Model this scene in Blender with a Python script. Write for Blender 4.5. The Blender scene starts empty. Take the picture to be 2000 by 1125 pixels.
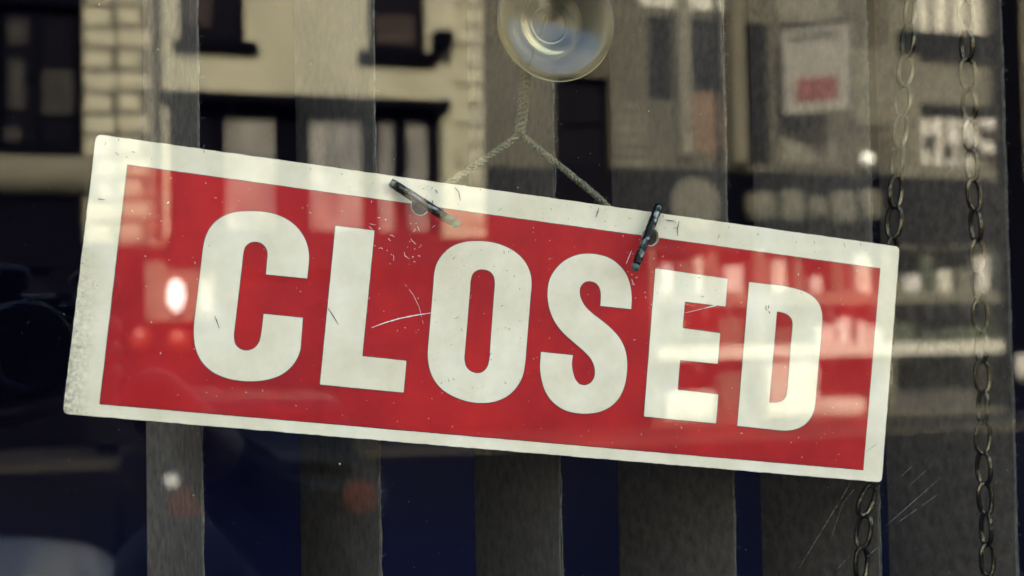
import bpy, bmesh, math, random
from mathutils import Vector, Matrix
random.seed(7)
SC = bpy.context.scene
COL = SC.collection
CZ = 1.8                                   # height of the lens above the pavement

# ------------------------------------------------------------------ camera
YAW, PITCH, ROLL = 0.32338, 0.03717, -0.01788
fwd = Vector((math.sin(YAW)*math.cos(PITCH), math.cos(YAW)*math.cos(PITCH), math.sin(PITCH)))
rgt = Vector((math.cos(YAW), -math.sin(YAW), 0)); up = rgt.cross(fwd)
r2 = math.cos(ROLL)*rgt + math.sin(ROLL)*up
u2 = -math.sin(ROLL)*rgt + math.cos(ROLL)*up
cd = bpy.data.cameras.new('camera'); cam = bpy.data.objects.new('camera', cd); COL.objects.link(cam)
M = Matrix.Identity(4)
for i in range(3):
    M[i][0], M[i][1], M[i][2] = r2[i], u2[i], -fwd[i]
M[0][3], M[1][3], M[2][3] = 0, -0.5509, CZ
cam.matrix_world = M
cd.sensor_width = 36; cd.lens = 50.4; cd.clip_start = 0.01; cd.clip_end = 500
cd.dof.use_dof = True; cd.dof.focus_distance = 0.60; cd.dof.aperture_fstop = 11.5
SC.camera = cam
# ------------------------------------------------------------------ light
SUN_EL, SUN_AZ = math.radians(29), math.radians(-12)     # sun stands behind the shop, a little to the right
w = bpy.data.worlds.new('World'); SC.world = w; w.use_nodes = True
nt = w.node_tree; bg = nt.nodes['Background']
sky = nt.nodes.new('ShaderNodeTexSky'); sky.sky_type = 'NISHITA'; sky.sun_disc = False
sky.sun_elevation = SUN_EL; sky.sun_rotation = SUN_AZ; sky.dust_density = 6.0; sky.air_density = 1.2; sky.ozone_density = 0.6
nt.links.new(sky.outputs[0], bg.inputs[0]); bg.inputs[1].default_value = 0.15
sd = bpy.data.lights.new('sun', 'SUN'); sun = bpy.data.objects.new('sun', sd); COL.objects.link(sun)
sd.energy = 3.6; sd.angle = math.radians(1.5); sd.color = (1, 0.95, 0.84)
sdir = Vector((math.sin(SUN_AZ)*math.cos(SUN_EL), math.cos(SUN_AZ)*math.cos(SUN_EL), math.sin(SUN_EL)))
sun.rotation_euler = sdir.to_track_quat('Z', 'Y').to_euler(); sun.location = (6, 12, 14)
SC.view_settings.view_transform = 'Standard'; SC.view_settings.look = 'None'
SC.view_settings.exposure = 3.32; SC.view_settings.gamma = 1.0; SC.view_settings.use_curve_mapping = False
SC.cycles.use_denoising = True
SC.cycles.caustics_reflective = False; SC.cycles.caustics_refractive = False
SC.cycles.max_bounces = 10; SC.cycles.transparent_max_bounces = 16; SC.cycles.transmission_bounces = 10

# ------------------------------------------------------------------ materials
def mat(name, col, rough=0.6, metal=0.0, var=0.0, scale=20.0, stretch=(1, 1, 1), col2=None, bump=0.0, spec=0.5, emit=None):
    m = bpy.data.materials.new(name); m.use_nodes = True; n = m.node_tree; b = n.nodes['Principled BSDF']
    b.inputs['Base Color'].default_value = (*col, 1); b.inputs['Roughness'].default_value = rough
    b.inputs['Metallic'].default_value = metal; b.inputs['Specular IOR Level'].default_value = spec
    if emit:
        b.inputs['Emission Color'].default_value = (*emit[0], 1); b.inputs['Emission Strength'].default_value = emit[1]
    if var or col2:
        tc = n.nodes.new('ShaderNodeTexCoord'); mp = n.nodes.new('ShaderNodeMapping'); mp.inputs['Scale'].default_value = stretch
        nz = n.nodes.new('ShaderNodeTexNoise'); nz.inputs['Scale'].default_value = scale; nz.inputs['Detail'].default_value = 6
        nz.inputs['Roughness'].default_value = 0.65
        rp = n.nodes.new('ShaderNodeValToRGB'); rp.color_ramp.elements[0].position = 0.33; rp.color_ramp.elements[1].position = 0.68
        c2 = col2 or tuple(max(0, c*(1-var)) for c in col)
        rp.color_ramp.elements[0].color = (*c2, 1); rp.color_ramp.elements[1].color = (*col, 1)
        n.links.new(tc.outputs['Object'], mp.inputs[0]); n.links.new(mp.outputs[0], nz.inputs['Vector'])
        n.links.new(nz.outputs[0], rp.inputs[0]); n.links.new(rp.outputs[0], b.inputs['Base Color'])
        if bump:
            bp = n.nodes.new('ShaderNodeBump'); bp.inputs['Strength'].default_value = bump; bp.inputs['Distance'].default_value = 0.001
            n.links.new(nz.outputs[0], bp.inputs['Height']); n.links.new(bp.outputs[0], b.inputs['Normal'])
    return m

def glass_mat(name, f0, tint=(1, 1, 1)):
    m = bpy.data.materials.new(name); m.use_nodes = True; n = m.node_tree
    n.nodes.remove(n.nodes['Principled BSDF']); out = n.nodes['Material Output']
    lw = n.nodes.new('ShaderNodeLayerWeight')                      # Schlick: F0 + (1-F0)*(1-cos)^5, the same on both faces
    pw = n.nodes.new('ShaderNodeMath'); pw.operation = 'POWER'; pw.inputs[1].default_value = 5; n.links.new(lw.outputs['Facing'], pw.inputs[0])
    fr = n.nodes.new('ShaderNodeMath'); fr.operation = 'MULTIPLY_ADD'; fr.inputs[1].default_value = 1-f0; fr.inputs[2].default_value = f0; n.links.new(pw.outputs[0], fr.inputs[0])
    tr = n.nodes.new('ShaderNodeBsdfTransparent'); tr.inputs[0].default_value = (*tint, 1)
    gl = n.nodes.new('ShaderNodeBsdfGlossy'); gl.inputs['Roughness'].default_value = 0.0
    mx = n.nodes.new('ShaderNodeMixShader')
    n.links.new(fr.outputs[0], mx.inputs[0]); n.links.new(tr.outputs[0], mx.inputs[1]); n.links.new(gl.outputs[0], mx.inputs[2])
    n.links.new(mx.outputs[0], out.inputs[0])
    return m

def sign_white():
    """cream plastic, faintly mottled, with grime rubbed into the lower left edge of the plate"""
    m = mat('sign_white', (0.88, 0.725, 0.485), 0.4, col2=(0.70, 0.56, 0.335), scale=30, bump=0.03, spec=0.12)
    n = m.node_tree; b = n.nodes['Principled BSDF']
    rp = [x for x in n.nodes if x.type == 'VALTORGB'][0]
    tc = n.nodes.new('ShaderNodeTexCoord'); sx = n.nodes.new('ShaderNodeSeparateXYZ'); n.links.new(tc.outputs['Object'], sx.inputs[0])
    ma = n.nodes.new('ShaderNodeMapRange'); ma.inputs[1].default_value = -0.171; ma.inputs[2].default_value = -0.1805
    mb = n.nodes.new('ShaderNodeMapRange'); mb.inputs[1].default_value = 0.02; mb.inputs[2].default_value = -0.055
    n.links.new(sx.outputs[0], ma.inputs[0]); n.links.new(sx.outputs[2], mb.inputs[0])
    nz = n.nodes.new('ShaderNodeTexNoise'); nz.inputs['Scale'].default_value = 520; nz.inputs['Detail'].default_value = 8
    n.links.new(tc.outputs['Object'], nz.inputs['Vector'])
    mu = n.nodes.new('ShaderNodeMath'); mu.operation = 'MULTIPLY'; n.links.new(ma.outputs[0], mu.inputs[0]); n.links.new(mb.outputs[0], mu.inputs[1])
    mn = n.nodes.new('ShaderNodeMapRange'); mn.inputs[1].default_value = 0.35; mn.inputs[2].default_value = 0.7; n.links.new(nz.outputs[0], mn.inputs[0])
    m2 = n.nodes.new('ShaderNodeMath'); m2.operation = 'MULTIPLY'; n.links.new(mu.outputs[0], m2.inputs[0]); n.links.new(mn.outputs[0], m2.inputs[1])
    mx = n.nodes.new('ShaderNodeMixRGB'); n.links.new(m2.outputs[0], mx.inputs[0]); n.links.new(rp.outputs[0], mx.inputs[1])
    mx.inputs[2].default_value = (0.13, 0.105, 0.05, 1); n.links.new(mx.outputs[0], b.inputs['Base Color'])
    return m

MT = dict(
    white=sign_white(),
    red=mat('sign_red', (0.52, 0.017, 0.015), 0.4, col2=(0.31, 0.010, 0.012), scale=20, bump=0.02, spec=0.10),
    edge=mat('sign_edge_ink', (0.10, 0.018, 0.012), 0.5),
    scuff=mat('pale_scratch', (0.78, 0.66, 0.52), 0.7),
    mark=mat('dark_mark', (0.045, 0.04, 0.02), 0.8),
    steel=mat('glinty_steel', (0.22, 0.20, 0.15), 0.20, 0.95, col2=(0.010, 0.009, 0.007), scale=300, stretch=(1, 1, 1), bump=0.15),  # light and dark mottle paints glints into the metal colour
    tip=mat('rubber_tip', (0.09, 0.10, 0.075), 0.7, var=0.5, scale=500),
    chain=mat('dull_brass', (0.15, 0.115, 0.062), 0.24, 0.95, col2=(0.022, 0.018, 0.011), scale=260, bump=0.3),
    cord=mat('olive_cord', (0.26, 0.228, 0.118), 0.95, col2=(0.045, 0.041, 0.020), scale=900, bump=0.6),
    thread=mat('copper_thread', (0.45, 0.27, 0.14), 0.5, 0.3, var=0.4, scale=300),
    slat=mat('woven_slat', (0.150, 0.108, 0.066), 0.95, col2=(0.062, 0.044, 0.031), scale=520, stretch=(1, 0.35, 0.30), bump=0.15),
    hem=mat('frayed_hem', (0.19, 0.165, 0.105), 0.9, var=0.85, scale=260),
    glass=glass_mat('window_glass', 0.027),
    dust=mat('dust', (0.62, 0.57, 0.42), 0.9), gscratch=mat('glass_scratch', (0.30, 0.27, 0.19), 0.6, var=0.7, scale=900),
    navy=mat('navy_wall', (0.008, 0.014, 0.12), 0.85, var=0.3, scale=2),
    intfloor=mat('dark_floor', (0.02, 0.02, 0.05), 0.6, var=0.3, scale=3),
    rail=mat('rail_metal', (0.5, 0.5, 0.48), 0.4, 0.6),
    shopwall=mat('shop_render', (0.10, 0.09, 0.07), 0.9, var=0.2, scale=3),
    frame=mat('frame_paint', (0.03, 0.03, 0.035), 0.4),
    asphalt=mat('asphalt', (0.014, 0.014, 0.017), 0.95, var=0.3, scale=3, spec=0.1),
    paving=mat('paving', (0.05, 0.047, 0.042), 0.9, var=0.25, scale=1.5),
    stone=mat('cream_stone', (0.52, 0.505, 0.36), 0.9, var=0.32, scale=1.1, stretch=(1, 1, 0.35)),
    quoin=mat('quoin_stone', (0.50, 0.485, 0.345), 0.9, var=0.18, scale=3),
    joint=mat('quoin_joint', (0.16, 0.155, 0.11), 0.9, var=0.2, scale=3),
    brown=mat('brown_brick', (0.125, 0.115, 0.074), 0.9, col2=(0.055, 0.051, 0.036), scale=2.5, stretch=(1, 1, 5)),
    orange=mat('orange_brick', (0.20, 0.125, 0.07), 0.9, var=0.25, scale=4),
    grey=mat('grey_stone', (0.21, 0.20, 0.14), 0.9, var=0.40, scale=1.6),
    pale=mat('pale_paint', (0.66, 0.65, 0.53), 0.7, var=0.15, scale=3),
    black=mat('black_paint', (0.004, 0.004, 0.006), 0.8, spec=0.0),
    pane=mat('dark_pane', (0.007, 0.007, 0.010), 0.12, spec=0.06),
    curtain=mat('net_curtain', (0.34, 0.33, 0.28), 0.9, col2=(0.10, 0.10, 0.10), scale=2.4, stretch=(1.5, 1, 0.5)),
    shopdark=mat('dark_shopfront', (0.010, 0.009, 0.011), 0.8, var=0.4, scale=1, spec=0.02),
    shopin=mat('shop_back_wall', (0.16, 0.15, 0.12), 0.9, col2=(0.035, 0.035, 0.04), scale=1.6),
    goods=mat('pale_goods', (0.7, 0.68, 0.6), 0.7, var=0.2, scale=4),
    goodsg=mat('green_goods', (0.12, 0.14, 0.09), 0.8, var=0.6, scale=6),
    redprint=mat('red_print', (0.22, 0.06, 0.055), 0.7),
    redlamp=mat('red_lamp', (0.20, 0.03, 0.015), 0.35, emit=((1, 0.22, 0.08), 0.07)),
    whitelamp=mat('white_lamp', (0.9, 0.9, 0.85), 0.3, emit=((1, 0.97, 0.88), 2.4)),
    carwhite=mat('white_car_paint', (0.74, 0.75, 0.74), 0.25),
    cardark=mat('dark_car_paint', (0.014, 0.015, 0.022), 0.2),
    tyre=mat('tyre', (0.012, 0.012, 0.012), 0.9),
    rim=mat('rim', (0.5, 0.5, 0.5), 0.3, 0.8),
    carglass=mat('car_glass', (0.01, 0.012, 0.016), 0.06),
    skin=mat('skin', (0.50, 0.32, 0.23), 0.5, var=0.12, scale=20),
    jacket=mat('jacket', (0.008, 0.008, 0.012), 0.85, var=0.3, scale=30),
    trouser=mat('trousers', (0.012, 0.014, 0.03), 0.9),
    hair=mat('hair', (0.008, 0.007, 0.006), 0.6),
    camblack=mat('camera_black', (0.010, 0.010, 0.010), 0.35),
)
def per_object(m, lo, hi):
    n = m.node_tree; b = n.nodes['Principled BSDF']; src = b.inputs['Base Color'].links[0].from_socket
    oi = n.nodes.new('ShaderNodeObjectInfo'); mr = n.nodes.new('ShaderNodeMapRange'); mr.inputs[3].default_value = lo; mr.inputs[4].default_value = hi
    vm = n.nodes.new('ShaderNodeVectorMath'); vm.operation = 'SCALE'
    n.links.new(oi.outputs['Random'], mr.inputs[0]); n.links.new(src, vm.inputs[0]); n.links.new(mr.outputs[0], vm.inputs['Scale']); n.links.new(vm.outputs[0], b.inputs['Base Color'])
per_object(MT['slat'], 0.65, 1.25)
for k in ('steel', 'chain'):
    e = [x for x in MT[k].node_tree.nodes if x.type == 'VALTORGB'][0].color_ramp.elements; e[0].position = 0.46; e[1].position = 0.62
cup = bpy.data.materials.new('cup_plastic'); cup.use_nodes = True
_b = cup.node_tree.nodes['Principled BSDF']
_b.inputs['Base Color'].default_value = (0.44, 0.35, 0.14, 1); _b.inputs['Roughness'].default_value = 0.15
_b.inputs['Transmission Weight'].default_value = 0.95; _b.inputs['IOR'].default_value = 1.42
MT['cup'] = cup

# ------------------------------------------------------------------ helpers
def tag(o, label=None, cat=None, group=None, kind=None):
    if label: o['label'] = label
    if cat: o['category'] = cat
    if group: o['group'] = group
    if kind: o['kind'] = kind
    return o
def link(name, me, m, parent=None, loc=None):
    o = bpy.data.objects.new(name, me); COL.objects.link(o)
    if m is not None and not me.materials: me.materials.append(MT[m] if isinstance(m, str) else m)
    if parent: o.parent = parent
    if loc: o.location = loc
    return o
def empty(name, loc=(0, 0, 0), label=None, cat=None, group=None):
    o = bpy.data.objects.new(name, None); COL.objects.link(o); o.location = loc; o.empty_display_size = 0.05
    return tag(o, label, cat, group)
class MB:
    def __init__(s): s.v = []; s.f = []
    def box(s, x0, x1, y0, y1, z0, z1):
        b = len(s.v)
        s.v += [(x, y, z) for z in (z0, z1) for y in (y0, y1) for x in (x0, x1)]
        s.f += [tuple(b+i for i in q) for q in ((0, 2, 3, 1), (4, 5, 7, 6), (0, 1, 5, 4), (2, 6, 7, 3), (0, 4, 6, 2), (1, 3, 7, 5))]
        return s
    def lathe(s, prof, axis='Y', n=48, c=(0, 0, 0), closed=True):
        """prof: (radius, height) pairs turned about an axis through c"""
        b = len(s.v); k = len(prof)
        for i in range(n):
            a = 2*math.pi*i/n
            for r, h in prof:
                p = {'Y': (r*math.cos(a), h, r*math.sin(a)), 'Z': (r*math.cos(a), r*math.sin(a), h), 'X': (h, r*math.cos(a), r*math.sin(a))}[axis]
                s.v.append((p[0]+c[0], p[1]+c[1], p[2]+c[2]))
        for i in range(n):
            j = (i+1) % n
            for q in range(k if closed else k-1):
                r = (q+1) % k
                s.f.append((b+i*k+q, b+j*k+q, b+j*k+r, b+i*k+r))
        return s
    def tube(s, pts, rad, n=8, cap=True):
        pts = [Vector(p) for p in pts]; b = len(s.v); nrm = None
        for i, p in enumerate(pts):
            t = (pts[min(i+1, len(pts)-1)]-pts[max(i-1, 0)]).normalized()
            if nrm is None:
                nrm = t.orthogonal().normalized()
            nrm = (nrm - t*nrm.dot(t)).normalized(); bn = t.cross(nrm)
            r = rad[i] if isinstance(rad, (list, tuple)) else rad
            for k in range(n):
                a = 2*math.pi*k/n; s.v.append(tuple(p + nrm*math.cos(a)*r + bn*math.sin(a)*r))
        for i in range(len(pts)-1):
            for k in range(n):
                s.f.append((b+i*n+k, b+i*n+(k+1) % n, b+(i+1)*n+(k+1) % n, b+(i+1)*n+k))
        if cap:
            s.f.append(tuple(b+k for k in range(n))[::-1]); s.f.append(tuple(b+(len(pts)-1)*n+k for k in range(n)))
        return s
    def mesh(s, name, smooth=False):
        me = bpy.data.meshes.new(name); me.from_pydata(s.v, [], s.f); me.update()
        bm = bmesh.new(); bm.from_mesh(me); bmesh.ops.recalc_face_normals(bm, faces=bm.faces); bm.to_mesh(me); bm.free()
        if smooth: me.shade_smooth()
        return me
    def build(s, name, m, parent=None, loc=None, smooth=False): return link(name, s.mesh(name, smooth), m, parent, loc)
def bevel(o, wd, seg=2):
    md = o.modifiers.new('bevel', 'BEVEL'); md.width = wd; md.segments = seg; md.limit_method = 'ANGLE'; return o
def sheet(name, loops, y0, y1):
    """flat plate in the XZ plane between depth y0 (front) and y1 (back) from outlines in metres; inner outlines are holes"""
    cu = bpy.data.curves.new(name, 'CURVE'); cu.dimensions = '2D'; cu.fill_mode = 'BOTH'; cu.extrude = abs(y1-y0)/2
    for L in loops:
        sp = cu.splines.new('POLY'); sp.points.add(len(L)-1); sp.use_cyclic_u = True
        for p, q in zip(sp.points, L): p.co = (q[0], q[1], 0, 1)
    ob = bpy.data.objects.new(name, cu); COL.objects.link(ob)
    bpy.context.view_layer.update()
    me = bpy.data.meshes.new_from_object(ob.evaluated_get(bpy.context.evaluated_depsgraph_get()))
    bpy.data.objects.remove(ob)
    ym = (y0+y1)/2
    for v in me.vertices: x, y, z = v.co; v.co = (x, ym - z, y)
    me.materials.clear(); me.name = name; me.update()
    return me
def smooth_loop(pts, corner=38, long=9.0, sub=5):
    """closed outline in mm -> smooth curve through its points that keeps sharp corners and straight runs"""
    P = [Vector(p) for p in pts]; n = len(P); Q = []; C = []
    def ang(i):
        a = P[i]-P[i-1]; b = P[(i+1) % n]-P[i]; return abs(math.degrees(a.angle_signed(b)))
    for i in range(n):
        Q.append(P[i]); C.append(ang(i) > corner); d = P[(i+1) % n]-P[i]
        if d.length > long: Q += [P[i]+d*0.15, P[i]+d*0.5, P[i]+d*0.85]; C += [False]*3
    out = []; m = len(Q)
    for i in range(m):
        p1, p2 = Q[i], Q[(i+1) % m]
        p0 = 2*p1-p2 if C[i] else Q[i-1]; p3 = 2*p2-p1 if C[(i+1) % m] else Q[(i+2) % m]
        d1 = max((p1-p0).length, 1e-6)**.5; d2 = max((p2-p1).length, 1e-6)**.5; d3 = max((p3-p2).length, 1e-6)**.5
        b1 = (d1*d1*p2 - d2*d2*p0 + (2*d1*d1+3*d1*d2+d2*d2)*p1)/(3*d1*(d1+d2))
        b2 = (d3*d3*p1 - d2*d2*p3 + (2*d3*d3+3*d3*d2+d2*d2)*p2)/(3*d3*(d3+d2))
        for k in range(sub):
            t = k/sub; s = 1-t
            out.append(s*s*s*p1 + 3*s*s*t*b1 + 3*s*t*t*b2 + t*t*t*p2)
    return [(p.x, p.y) for p in out]
def area(L): return 0.5*sum(L[i-1][0]*L[i][1]-L[i][0]*L[i-1][1] for i in range(len(L)))
def offset(L, d):
    s = 1 if area(L) > 0 else -1; n = len(L); R = []
    for i in range(n):
        a = Vector(L[i])-Vector(L[i-1]); b = Vector(L[(i+1) % n])-Vector(L[i])
        if a.length < 1e-9 or b.length < 1e-9: R.append(L[i]); continue
        na = Vector((a.y, -a.x)).normalized(); nb = Vector((b.y, -b.x)).normalized(); nn = na+nb
        nn = nn*(1/max(0.5, nn.dot(nn)/2)); R.append((L[i][0]+s*d*nn.x, L[i][1]+s*d*nn.y))
    return R
def rounded(L, r, seg=5):
    R = []; n = len(L)
    for i in range(n):
        p = Vector(L[i]); a = (Vector(L[i-1])-p).normalized(); b = (Vector(L[(i+1) % n])-p).normalized()
        for k in range(seg+1):
            t = k/seg; q = p + a*r*(1-t)**2 + b*r*t*t; R.append((q.x, q.y))
    return R
mm = lambda L: [(x/1000, y/1000) for x, y in L]

# ================================================================== the street: ground
def slab(name, m, x0, x1, y0, y1, z0, z1, kind='structure'):
    return tag(MB().box(x0, x1, y0, y1, z0, z1).build(name, m), kind=kind)
slab('road', 'asphalt', -40, 60, -21.8, -3.2, -0.5, 0.0)
slab('pavement', 'paving', -40, 60, -3.05, 0.25, -0.5, 0.12)
slab('pavement', 'paving', -40, 60, -25.6, -21.95, -0.5, 0.12)
slab('kerb', 'grey', -40, 60, -3.2, -3.05, -0.5, 0.125)
slab('kerb', 'grey', -40, 60, -21.95, -21.8, -0.5, 0.125)

# ================================================================== the shop: room behind the glass
slab('floor', 'intfloor', -2.6, 3.4, 0.25, 4.2, -0.1, 0.15)
slab('ceiling', 'navy', -2.6, 3.4, 0.25, 4.2, 3.1, 3.25)
slab('wall_back', 'navy', -2.6, 3.4, 4.2, 4.4, -0.1, 3.25)
slab('wall_left', 'navy', -2.8, -2.6, 0.25, 4.4, -0.1, 3.25)
slab('wall_right', 'navy', 3.4, 3.6, 0.25, 4.4, -0.1, 3.25)
sf = empty('shop_building', (0, 0, 0), 'dark rendered shop building around the window pane, its unseen height added for shade', 'building')
MB().box(-14, -1.3, -0.05, 0.25, 0.12, 14.3).box(1.9, 14, -0.05, 0.25, 0.12, 14.3).box(-1.3, 1.9, -0.05, 0.25, 2.75, 14.3).box(-1.3, 1.9, -0.05, 0.25, 0.12, 0.75).build('wall', 'shopwall', sf)  # unseen wall and roof, raised until their shadow covers the far pavement
MB().box(-14, 14, 0.25, 8, 13.9, 14.3).build('roof', 'shopwall', sf)
for a in ((-1.3, -1.24, 0.75, 2.75), (1.84, 1.9, 0.75, 2.75), (-1.24, 1.84, 0.75, 0.81), (-1.24, 1.84, 2.69, 2.75)):
    MB().box(a[0], a[1], -0.06, 0.02, a[2], a[3]).build('frame', 'frame', sf)
wp = empty('window_pane', (0.3, 0, 0.81), 'large clear shop window pane mirroring the street, dusty and scratched', 'window')
gp = MB().box(-1.54, 1.54, -0.006, 0.0, 0, 1.88).build('pane', 'glass', wp)

# ================================================================== building fronts across the street (25 m)
FY = -25.0
def wall_holes(x0, x1, z0, z1, holes, y0=FY-0.45, y1=FY):
    xs = sorted({x0, x1, *[h[0] for h in holes], *[h[1] for h in holes]}); zs = sorted({z0, z1, *[h[2] for h in holes], *[h[3] for h in holes]})
    mb = MB()
    for j in range(len(zs)-1):
        i = 0
        while i < len(xs)-1:
            def solid(i):
                cx, cz = (xs[i]+xs[i+1])/2, (zs[j]+zs[j+1])/2
                return not any(h[0] < cx < h[1] and h[2] < cz < h[3] for h in holes)
            if solid(i):
                k = i
                while k+1 < len(xs)-1 and solid(k+1): k += 1
                mb.box(xs[i], xs[k+1], y0, y1, zs[j], zs[j+1]); i = k+1
            else: i += 1
    return mb
def window(par, x0, x1, z0, z1, nx=2, nz=2, fm='black', pm='pane', rec=0.22, bar=0.06, sill=None, sm='black'):
    mb = MB(); y0, y1 = FY-rec-0.05, FY-rec
    mb.box(x0, x1, y0, y1, z0, z0+bar).box(x0, x1, y0, y1, z1-bar, z1).box(x0, x0+bar, y0, y1, z0+bar, z1-bar).box(x1-bar, x1, y0, y1, z0+bar, z1-bar)
    for i in range(1, nx): x = x0+(x1-x0)*i/nx; mb.box(x-bar/2, x+bar/2, y0, y1-0.004, z0+bar, z1-bar)
    for i in range(1, nz): z = z0+(z1-z0)*i/nz; mb.box(x0+bar, x1-bar, y0, y1-0.008, z-bar/2, z+bar/2)
    o = mb.build('window', fm, par)
    for i in range(nx):
        for j in range(nz):
            MB().box(x0+(x1-x0)*i/nx+0.01, x0+(x1-x0)*(i+1)/nx-0.01, y0-0.03, y0+0.005, z0+(z1-z0)*j/nz+0.01, z0+(z1-z0)*(j+1)/nz-0.01).build('pane', pm, o)
    if sill: MB().box(sill[0], sill[1], FY-0.1, FY+0.16, sill[2], sill[3]).build('sill', sm, o)
    return o
# --- dark building at the left
A = empty('dark_building', (-4, FY, 0), 'black painted building with a pale rounded ledge, mirrored at far left', 'building')
A.matrix_world = Matrix.Identity(4)
hA = [(-0.55, 0.78, 5.25, 7.7), (-3.2, -1.6, 5.25, 7.7), (-6.6, -5.0, 5.25, 7.7)]
wall_holes(-9, 0.84, 4.0, 10.5, hA).build('wall', 'black', A)
for h in hA: window(A, *h, 2, 2, pm='pane', bar=0.10)
for q in ((-0.36, -0.06, 7.03, 7.46), (-0.37, -0.10, 5.91, 6.76), (0.18, 0.70, 5.85, 6.60), (-0.43, -0.17, 5.36, 5.60)): MB().box(q[0], q[1], FY-.20, FY-.19, q[2], q[3]).build('blind', mat('dim_blind', (0.035, 0.035, 0.032), 0.9, var=0.5, scale=4), A)
wall_holes(-9, 0.84, 0.12, 4.0, [(-3, 0.3, 0.5, 3.2)]).build('shop_wall', 'black', A)
window(A, -3, 0.3, 0.5, 3.2, 3, 1)
lb = MB().tube([(-9, FY+0.02, 4.75), (1.02, FY+0.02, 4.75)], 0.34, 20).build('ledge', 'grey', A)
# --- cream stone building
B = empty('cream_building', (0, 0, 0), 'cream stone building with quoined corners and dark sash windows', 'building')
hB = [(2.48, 3.63, 7.21, 9.2), (5.87, 6.97, 7.16, 9.2), (2.28, 7.25, 3.75, 6.16)]
wall_holes(0.84, 8.06, 3.55, 10.5, hB).build('wall', 'stone', B); MB().box(2.2, 8.06, FY+.002, FY+.14, 3.2, 3.74).build('fascia', 'shopdark', B)
window(B, 2.48, 3.63, 7.21, 9.2, 1, 2, sill=(2.36, 3.84, 7.02, 7.20), bar=0.09)
window(B, 5.87, 6.97, 7.16, 9.2, 1, 3, sill=(5.66, 7.12, 6.94, 7.15), bar=0.09)
for x0, x1, nx, pm in ((2.30, 3.16, 1, 'pane'), (3.18, 4.27, 1, 'curtain'), (4.70, 5.86, 1, 'curtain'), (5.98, 6.47, 1, 'curtain'), (6.52, 7.12, 1, 'curtain')):
    window(B, x0, x1, 3.77, 6.05, nx, 1, pm=pm, bar=0.10)
MB().box(2.28, 7.25, FY-0.42, FY-0.30, 3.75, 6.16).build('opening_back', 'black', B)
MB().box(2.16, 7.36, FY, FY+0.22, 6.12, 6.27).build('lintel', 'black', B)
for i in range(18):
    z = 3.62+0.375*i
    MB().box(0.88, 1.37 if i % 2 else 1.30, FY+0.0, FY+0.10, z, z+0.30).build('quoin', 'quoin', B)
    MB().box(1.44, 1.94 if i % 2 else 1.80, FY+0.0, FY+0.07, z+0.04, z+0.33).build('quoin', 'quoin', B)
    MB().box(7.66 if i % 2 else 7.5, 8.02, FY+0.0, FY+0.08, z, z+0.31).build('quoin', 'quoin', B)
MB().box(0.84, 2.0, FY, FY+0.03, 3.56, 10.4).build('quoin_backing', 'joint', B)  # joint colour darkened so the gaps look shaded between the blocks
MB().tube([(2.09, FY+0.10, 3.6), (2.09, FY+0.10, 10.3)], 0.055, 10).build('drain_pipe', 'black', B)
wall_holes(0.84, 8.06, 0.12, 3.55, [(1.5, 3.2, 0.7, 3.3), (3.5, 7.6, 0.7, 3.1)]).build('shop_wall', 'shopdark', B)
window(B, 1.5, 3.2, 0.7, 3.3, 2, 1, bar=0.12); window(B, 3.5, 7.6, 0.7, 3.1, 3, 1, bar=0.1)
lt = empty('box_lantern', (0, 0, 0), 'square black lantern box beside the upper window of the cream building', 'lantern')
bevel(MB().box(7.03, 7.38, FY+0.05, FY+0.42, 7.2, 7.54).build('case', 'black', lt), 0.04); MB().box(7.16, 7.24, FY-0.01, FY+0.06, 7.3, 7.5).build('bracket', 'black', lt)
sl = empty('shop_lamp', (0, 0, 0), 'bright white lamp box glowing in the cream building shop front', 'lamp')
MB().lathe([(0.001, -.30), (.09, -.25), (.14, -.12), (.15, .05), (.10, .22), (.001, .28)], 'Z', 24, (2.36, FY+0.25, 2.70), False).build('diffuser', 'whitelamp', sl, smooth=True); MB().box(1.86, 3.1, FY-0.02, FY+0.05, 2.26, 3.30).build('board', 'grey', sl)
bevel(MB().box(2.80, 2.98, FY+0.05, FY+0.10, 2.40, 2.95).build('side_diffuser', 'pale', sl), .02)
for i, (x, z) in enumerate(((1.78, 1.97), (2.42, 1.93))):
    o = MB().lathe([(0.001, 0), (0.19, 0.01), (0.20, 0.06), (0.12, 0.11), (0.001, 0.13)], 'Y', 24, (x, FY+0.04, z), False).build('red_lamp', 'redlamp', smooth=True)
    tag(o, ('round red lamp left of its pair under the white shop lamp', 'round red lamp right of its pair under the white shop lamp')[i], 'lamp', 'red lamps on the shop front')
for q in ((2.62, 3.05, 7.5, 9.0), (6.05, 6.8, 7.35, 7.9)): MB().box(q[0], q[1], FY-.21, FY-.20, q[2], q[3]).build('curtain', mat('dim_curtain', (0.05, 0.035, 0.03), 0.9, var=0.6, scale=5), B)
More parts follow.
